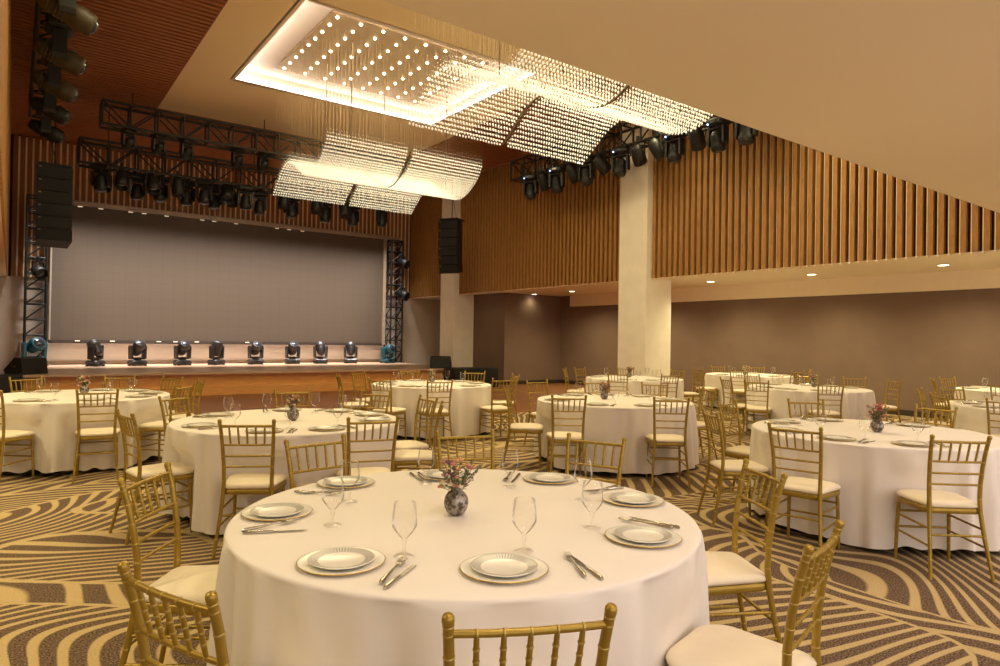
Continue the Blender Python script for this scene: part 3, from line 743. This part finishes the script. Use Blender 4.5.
# ------------------------------------------------------------------ chairs
def post_pts(sx):
    return [Vector(p) for p in ((sx*.19, -.285, .0), (sx*.178, -.255, .14), (sx*.166, -.225, .28), (sx*.157, -.203, .42), (sx*.155, -.197, .5), (sx*.158, -.2, .6), (sx*.163, -.213, .71), (sx*.169, -.235, .82), (sx*.1735, -.255, .889))]
def at_z(pts, z):
    for a, c in zip(pts, pts[1:]):
        if a.z <= z <= c.z: return a.lerp(c, (z-a.z)/(c.z-a.z))
    return pts[-1]
def ring(b, p, d, r, n=8):
    d = d.normalized(); b.cur = 1; b.tube([p-d*.0028, p-d*.0014, p+d*.0014, p+d*.0028], [r*.9, r*1.0, r*1.0, r*.9], n); b.cur = 0
def chair_parts(n=8):
    P = []                                              # (name, builder, material)
    for sx in (-1, 1):
        pts = post_pts(sx); b = MB(); b.tube(pts, [.0108, .0117, .0126, .0138, .0137, .0131, .0126, .0121, .0120], n)
        for z in (.12, .26, .5, .59, .663, .74, .815):
            q = at_z(pts, z); d = at_z(pts, min(z+.02, .885))-at_z(pts, z-.02); ring(b, q, d, .0146 if z < .7 else .0136, n)
        top = pts[-1]; d = (pts[-1]-pts[-2]).normalized()
        ring(b, top, d, .0130, n); ring(b, top-d*.02, d, .0129, n)
        b.tube([top, top+d*.006, top+d*.012, top+d*.02, top+d*.026, top+d*.029], [.0114, .0128, .0138, .0135, .0108, .003], n)
        P.append(('back_post', b, 'gold_frame'))
    for sx in (-1, 1):
        pts = [Vector((sx*.178, .16, 0)), Vector((sx*.174, .155, .2)), Vector((sx*.166, .145, .415))]
        b = MB(); b.tube(pts, [.0105, .0122, .0135], n)
        for z in (.12, .2, .29, .38): ring(b, at_z(pts, z), Vector((0, 0, 1)), .0148, n)
        P.append(('leg', b, 'gold_frame'))
    L, R_ = post_pts(-1), post_pts(1)
    def rail(z, r, bow=0.0, rings=(.25, .5, .75)):
        a, c = at_z(L, z), at_z(R_, z); m = (a+c)/2+Vector((0, -bow, 0))
        b = MB(); pts = [a, a.lerp(c, .25)+Vector((0, -bow*.75, 0)), m, a.lerp(c, .75)+Vector((0, -bow*.75, 0)), c]
        b.tube(pts, r, n)
        for t in rings:
            q = a.lerp(c, t)+Vector((0, -bow*(1-(2*t-1)**2), 0)); ring(b, q, c-a, r+.0018, n)
        return b
    sp = [(i+1)/6 for i in range(5)]
    P.append(('top_rail', rail(.87, .0088, .012, sp), 'gold_frame'))
    P.append(('cross_rail', rail(.74, .0074, .008, sp), 'gold_frame'))
    P.append(('cross_rail', rail(.663, .007, .006), 'gold_frame'))
    P.append(('cross_rail', rail(.59, .007, .004), 'gold_frame'))
    for t in sp:
        a = at_z(L, .74).lerp(at_z(R_, .74), t)+Vector((0, -.008*(1-(2*t-1)**2), 0)); c = at_z(L, .87).lerp(at_z(R_, .87), t)+Vector((0, -.012*(1-(2*t-1)**2), 0))
        b = MB(); b.tube([a, a.lerp(c, .12), a.lerp(c, .3), a.lerp(c, .7), a.lerp(c, .88), c], [.0045, .0064, .0067, .0067, .0064, .0045], n)
        for q in (.28, .5, .72): ring(b, a.lerp(c, q), c-a, .0082, n)
        P.append(('spindle', b, 'gold_frame'))
    def bar(a, c, r=.0075):
        b = MB(); a, c = Vector(a), Vector(c); b.tube([a, c], r, n)
        for t in (.25, .5, .75): ring(b, a.lerp(c, t), c-a, r+.0018, n)
        return b
    for sx in (-1, 1):
        for zb, zf in ((.2, .2), (.31, .31)):
            P.append(('stretcher', bar(at_z(L if sx < 0 else R_, zb), (sx*.1735, .154, zf)), 'gold_frame'))
    P.append(('stretcher', bar((-.174, .155, .22), (.174, .155, .22)), 'gold_frame'))
    P.append(('stretcher', bar((-.172, .153, .33), (.172, .153, .33)), 'gold_frame'))
    P.append(('stretcher', bar(at_z(L, .27), at_z(R_, .27)), 'gold_frame'))
    def outline(g, k=8):                                # rounded trapezoid
        cs = [(-.167+g, -.205+g, PI), (.167-g, -.205+g, -PI/2), (.2-g, .188-g, 0), (-.2+g, .188-g, PI/2)]; rad = [.045, .045, .1, .1]; out = []
        sgn = [(1, 1), (-1, 1), (-1, -1), (1, -1)]
        for (x, y, a0), r, (ax, ay) in zip(cs, rad, sgn):
            cx, cy = x+ax*r, y+ay*r
            for i in range(k+1):
                a = a0+PI/2*i/k; out.append((cx+r*math.cos(a), cy+r*math.sin(a)))
        return out
    def loft(layers, cap=True):
        b = MB(); n_ = None; vs = []
        for g, z in layers:
            o = outline(0); k_ = 1-g/.19; o = [(x*k_, (y+.01)*k_-.01) for x, y in o]; n_ = len(o); vs += [(x, y, z) for x, y in o]
        fs = []
        for i in range(len(layers)-1):
            for j in range(n_): fs.append((i*n_+j, i*n_+(j+1) % n_, (i+1)*n_+(j+1) % n_, (i+1)*n_+j))
        b.add(vs, fs, True)
        b.add(vs[:n_], [tuple(range(n_-1, -1, -1))]); b.add(vs[-n_:], [tuple(range(n_))], True)
        return b
    P.append(('seat_frame', loft([(.004, .402), (0, .406), (0, .432), (.006, .437)]), 'gold_frame'))
    P.append(('seat_cushion', loft([(.012, .437), (.0, .444), (-.003, .454), (.003, .466), (.018, .475), (.05, .482), (.1, .486)]), 'cream_vinyl'))
    return P
def make_chair(n=8):
    t = thing('chiavari_chair', 'x', 'chair'); cache = {}
    for name, b, m in chair_parts(n): obj(name, b, [m, 'gold_ring'] if m == 'gold_frame' else m, t)
    return t
def make_far_chair():
    me = MB(); 
    for name, b, m in chair_parts(5):
        me.cur = 1 if m == 'cream_vinyl' else 0
        o = len(me.v); me.v.extend(b.v)
        for f, s in zip(b.f, b.sm): me.f.append([i+o for i in f]); me.m.append(me.cur); me.sm.append(s)
    return tag(obj('chiavari_chair', me, ['gold_frame', 'cream_vinyl']), 'x', 'chair')
CK, FK = Kit(make_chair(10)), Kit(make_far_chair())
FAR = {'T7', 'T8', 'T9', 'T10'}
W_ORD = {}
def orders(pts):                                        # pts: list of (key, x, y); words for each: side and order seen from the camera
    out = [None]*len(pts)
    for k in TB:
        ids = [i for i, p in enumerate(pts) if p[0] == k]
        cd_ = px_of((*TB[k], .7))[1]
        for side in ('near', 'far'):
            g = [i for i in ids if (px_of((pts[i][1], pts[i][2], .7))[1] < cd_) == (side == 'near')]
            g.sort(key=lambda i: px_of((pts[i][1], pts[i][2], .7))[0])
            for q, i in enumerate(g): out[i] = ('%s on' % nth(q, len(g)) if len(g) > 1 else 'only one on', side, k)
    return out
pl = []
for k, R_, a, tu in CH:
    R_ = max(R_, 1.28); c = (5.88, 5.77) if k == 'T5' else TB[k]; an = math.radians(a); m = Vector((c[0]+R_*math.cos(an), c[1]+R_*math.sin(an)))
    fa = an+PI+math.radians(tu); o = m+Vector((math.cos(fa), math.sin(fa)))*.255
    pl.append((k, o.x, o.y, fa))
for (k, x, y, fa), (wd, side, _) in zip(pl, orders(pl)):
    kit = FK if k in FAR else CK
    kit.put((x, y, 0), fa-PI/2, 'gold cream-seated chair %s %s side of %s' % (wd, side, TN[k]), 'gold chairs around the tables')

# ------------------------------------------------------------------ place settings
def charger():
    b = MB(); b.lathe([(.001, .004), (.095, .004), (.125, .010), (.136, .0125), (.139, .011), (.134, .007), (.1, .0), (.001, .0)], 40, mi=[0, 0, 0, 1, 1, 0, 0])
    return b.mesh('charger_plate', ['white_china', 'gold_rim'])
def dinner():
    b = MB(); b.lathe([(.001, .005), (.066, .005), (.074, .008), (.1, .0135), (.103, .0145), (.105, .0135), (.096, .008), (.07, .0), (.001, .0)], 40, mi=[0, 0, 1, 2, 0, 0, 0, 0])
    return b.mesh('dinner_plate', ['white_china', 'plate_border', 'grey_line'])
def fork():
    b = MB(); w0 = .0042
    b.tube([(0, 0, .004), (0, .012, .005), (0, .09, .0055), (0, .13, .007), (0, .155, .006)], [.0048, .0072, .0052, .0034, .005], 8)
    b.prism([(-.004, .15), (.004, .15), (.0125, .168), (.0125, .182), (-.0125, .182), (-.0125, .168)], 'z', .0045, .0065)
    for i in range(4):
        x = -.0105+i*.007; b.tube([(x, .18, .0055), (x, .2, .005), (x, .222, .008)], [.0022, .002, .0012], 6)
    return b.mesh('fork', 'silverware')
def knife():
    b = MB(); b.tube([(0, 0, .005), (0, .01, .0055), (0, .08, .0055), (0, .105, .005)], [.0054, .0078, .0066, .005], 8)
    b.prism([(-.005, .1), (.006, .1), (.0085, .15), (.008, .2), (.002, .226), (-.004, .21), (-.005, .15)], 'z', .004, .0055)
    return b.mesh('knife', 'silverware')
GB = [(.009, .06), (.018, .068), (.033, .086), (.0415, .1), (.0425, .108), (.041, .13), (.0385, .155), (.0365, .178), (.0357, .1785), (.0352, .178)]
GS = [(.0055, .006), (.0045, .02), (.0045, .035), (.007, .043), (.0085, .048), (.007, .053), (.008, .06), (.012, .062)]
GF = [(.0352, .0008), (.0345, .0016), (.028, .0026), (.012, .0048), (.0055, .0065)]
def goblet_full():
    t = thing('water_goblet', 'x', 'glass')
    obj('bowl', MB().lathe(GB, 24), 'clear_glass', t); obj('stem', MB().lathe(GS, 14), 'clear_glass', t); obj('foot', MB().lathe(GF, 24), 'clear_glass', t)
    return t
def goblet_small():
    return tag(obj('water_goblet', MB().lathe(GF, 14).lathe(GS, 10).lathe(GB, 14), 'clear_glass'), 'x', 'glass')
CHG = Kit(tag(obj('charger_plate', charger(), None), 'x', 'plate')); DIN = Kit(tag(obj('dinner_plate', dinner(), None), 'x', 'plate'))
FRK = Kit(tag(obj('fork', fork(), None), 'x', 'fork')); KNF = Kit(tag(obj('knife', knife(), None), 'x', 'knife'))
GLF = Kit(goblet_full()); GLS = Kit(goblet_small())
FSET = [  # plate, glass, fork handle > tines, knife handle > tip, on the foreground table
    ((.882, 2.704), (1.005, 2.433), (.69, 2.512), (.955, 2.56), (.69, 2.494), (.907, 2.406)),
    ((1.335, 3.074), (1.209, 2.742), (1.06, 3.015), (1.22, 2.86), (1.075, 2.99), (1.24, 2.99-.04)),
    ((.861, 2.006), (1.059, 1.958), (.878, 1.764), (1.05, 1.93), (.873, 1.728), (1.058, 1.871)),
    ((1.254, 1.667), (1.423, 1.781), (1.415, 1.472), (1.53, 1.70), (1.449, 1.434), (1.52, 1.665)),
    ((1.878, 1.654), (1.817, 1.857), (2.063, 1.668), (1.985, 1.874), (2.095, 1.662), (2.049, 1.90)),
    ((2.275, 2.066), (2.105, 2.212), (2.42, 2.30), (2.2, 2.27), (2.43, 2.27), (2.22, 2.32)),
    ((2.249, 2.61), (1.983, 2.60), (2.17, 2.84), (2.01, 2.68), (2.2, 2.80), (2.0, 2.62)),
    ((1.84, 2.96), (1.666, 2.868), (1.745, 3.09), (1.70, 2.86), (1.715, 3.12), (1.678, 2.929))]
sets = []                                               # key, plate, glass, fork pose, knife pose
def pose(a, c): d = Vector(c)-Vector(a); return (a[0], a[1], math.atan2(d.y, d.x)-PI/2)
for s in FSET: sets.append(('F', s[0], s[1], pose(s[2], s[3]), pose(s[4], s[5])))
rnd = random.Random(3)
for k, R_, a, tu in CH:
    if k == 'F': continue
    c = TB[k]; an = math.radians(a+rnd.uniform(-3, 3)); er = Vector((math.cos(an), math.sin(an))); et = Vector((-er.y, er.x)); C_ = Vector(c)
    p = C_+er*.735; g = C_+er*.53-et*rnd.uniform(.0, .1)
    g = C_+er*.54+et*rnd.uniform(.1, .2)
    fb = C_+er*.83+et*.19; kb = C_+er*.82+et*.215
    sets.append((k, p, g, pose(fb, C_+er*.6+et*(.16+rnd.uniform(-.03, .06))), pose(kb, C_+er*.6+et*(.2+rnd.uniform(-.05, .04)))))
for kind in range(5):
    if kind in (0, 1): pts = [(s[0], s[1][0], s[1][1]) for s in sets]
    elif kind == 4: pts = [(s[0], s[2][0], s[2][1]) for s in sets]
    else: pts = [(s[0], s[1][0], s[1][1]) for s in sets]
    for s, (wd, side, k) in zip(sets, orders(pts)):
        tail = '%s %s side of %s' % (wd, side, TN[k])
        if kind == 0: CHG.put((s[1][0], s[1][1], TZ), 0, 'gold-rimmed charger plate %s' % tail, 'charger plates')
        if kind == 1: DIN.put((s[1][0], s[1][1], TZ+.0045), rnd.uniform(0, 6), 'white dinner plate, %s' % tail, 'dinner plates')
        if kind == 2: FRK.put((s[3][0], s[3][1], TZ+.004), s[3][2], 'silver dinner fork, %s' % tail, 'forks')
        if kind == 3: KNF.put((s[4][0], s[4][1], TZ-.001), s[4][2], 'silver knife, %s' % tail, 'knives')
        if kind == 4: (GLF if k == 'F' else GLS).put((s[2][0], s[2][1], TZ), 0, 'empty stemmed goblet, %s' % tail, 'water goblets')

# ------------------------------------------------------------------ vases and bouquets
VS = MB().lathe([(.001, .0), (.022, .001), (.036, .012), (.047, .032), (.0505, .052), (.046, .075), (.034, .092), (.022, .100), (.02, .106), (.024, .112), (.021, .112), (.017, .104), (.001, .09)], 28)
VAS = Kit(tag(obj('bud_vase', VS, 'mercury_glass'), 'x', 'vase'))
def bouquet(label, loc, seed, mats, s=1.0):
    r = random.Random(seed); t = thing('bouquet', label, 'flowers', loc, 0, 'table bouquets')
    st_ = MB(); lf = MB(); bl = {m: MB() for m in mats}
    for i in range(44):
        a = r.uniform(0, 6.28); e = r.uniform(.05, 1.0)**.7; h = r.uniform(.012, .115)*s
        tip = Vector((math.cos(a)*.066*e*s, math.sin(a)*.066*e*s, h)); base = Vector((math.cos(a)*.008, math.sin(a)*.008, -.03))
        st_.tube([base, base.lerp(tip, .5)+Vector((0, 0, .012)), tip], .0013, 4)
        m = mats[i % len(mats)]; q = r.uniform(.007, .0125)*s
        for k in range(6):
            an = k*1.05+a; bl[m].sphere(tip+Vector((math.cos(an)*q*.62, math.sin(an)*q*.62, .1*q*(k % 2))), q*.58, 6, 4, (1, 1, .75))
        bl[m].sphere(tip+Vector((0, 0, q*.4)), q*.5, 6, 4)
        for k in range(3):
            p = base.lerp(tip, r.uniform(.55, .95)); d = Vector((r.uniform(-1, 1), r.uniform(-1, 1), r.uniform(-.2, .8))).normalized()*.026*s; sd = d.cross(Vector((0, 0, 1))).normalized()*.006*s
            lf.add([p, p+d*.5+sd, p+d, p+d*.5-sd], [(0, 1, 2), (0, 2, 3)])
    for i in range(4):
        a = r.uniform(0, 6.28); tip = Vector((math.cos(a)*.1*s, math.sin(a)*.1*s, .1*s)); st_.tube([(0, 0, 0), tip*.6, tip], .001, 4)
        for k in range(7): q = tip*(.6+.06*k); lf.sphere(q+Vector((r.uniform(-.006, .006), 0, r.uniform(-.006, .006))), .005*s, 5, 3)
    obj('stems', st_, 'stem_green', t); obj('foliage', lf, 'leaf_green', t)
    for m in mats: obj('blossoms', bl[m], m, t)
    return t
VD = {'F': ((1.48, 2.301), ['petal_pink', 'petal_plum', 'petal_blush', 'petal_cream'], 'dusty pink and plum'), 'T2': ((1.95, 5.62), ['petal_blush', 'petal_cream', 'petal_plum'], 'blush and cream'), 'T3': ((.7, 9.1), ['petal_pink', 'petal_blush', 'petal_cream'], 'pale pink'),
      'T4': ((5.8, 2.6), ['petal_pink', 'petal_red', 'petal_blush'], 'bright pink'), 'T5': ((5.9, 5.85), ['petal_red', 'petal_plum', 'petal_pink'], 'reddish'), 'T6': ((5.45, 9.25), ['petal_blush', 'petal_pink', 'petal_cream'], 'peach'), 'T7': ((10.8, 5.85), ['petal_plum', 'petal_cream', 'petal_blush'], 'dark'),
      'T8': ((9.86, 9.1), ['petal_plum', 'petal_red', 'petal_blush'], 'dark red'), 'T9': ((13.3, 8.8), ['petal_cream', 'petal_blush', 'petal_cream'], 'cream')}
for i, (k, ((x, y), ms, col)) in enumerate(VD.items()):
    VAS.put((x, y, TZ), i*1.1, 'round mottled silver bud vase in the middle of %s' % TN[k], 'bud vases')
    bouquet('%s flowers in the silver vase on %s' % (col, TN[k]), (x, y, TZ+.1), 20+i, list(dict.fromkeys(ms)), {'F': 1.05, 'T4': 1.15}.get(k, .95))
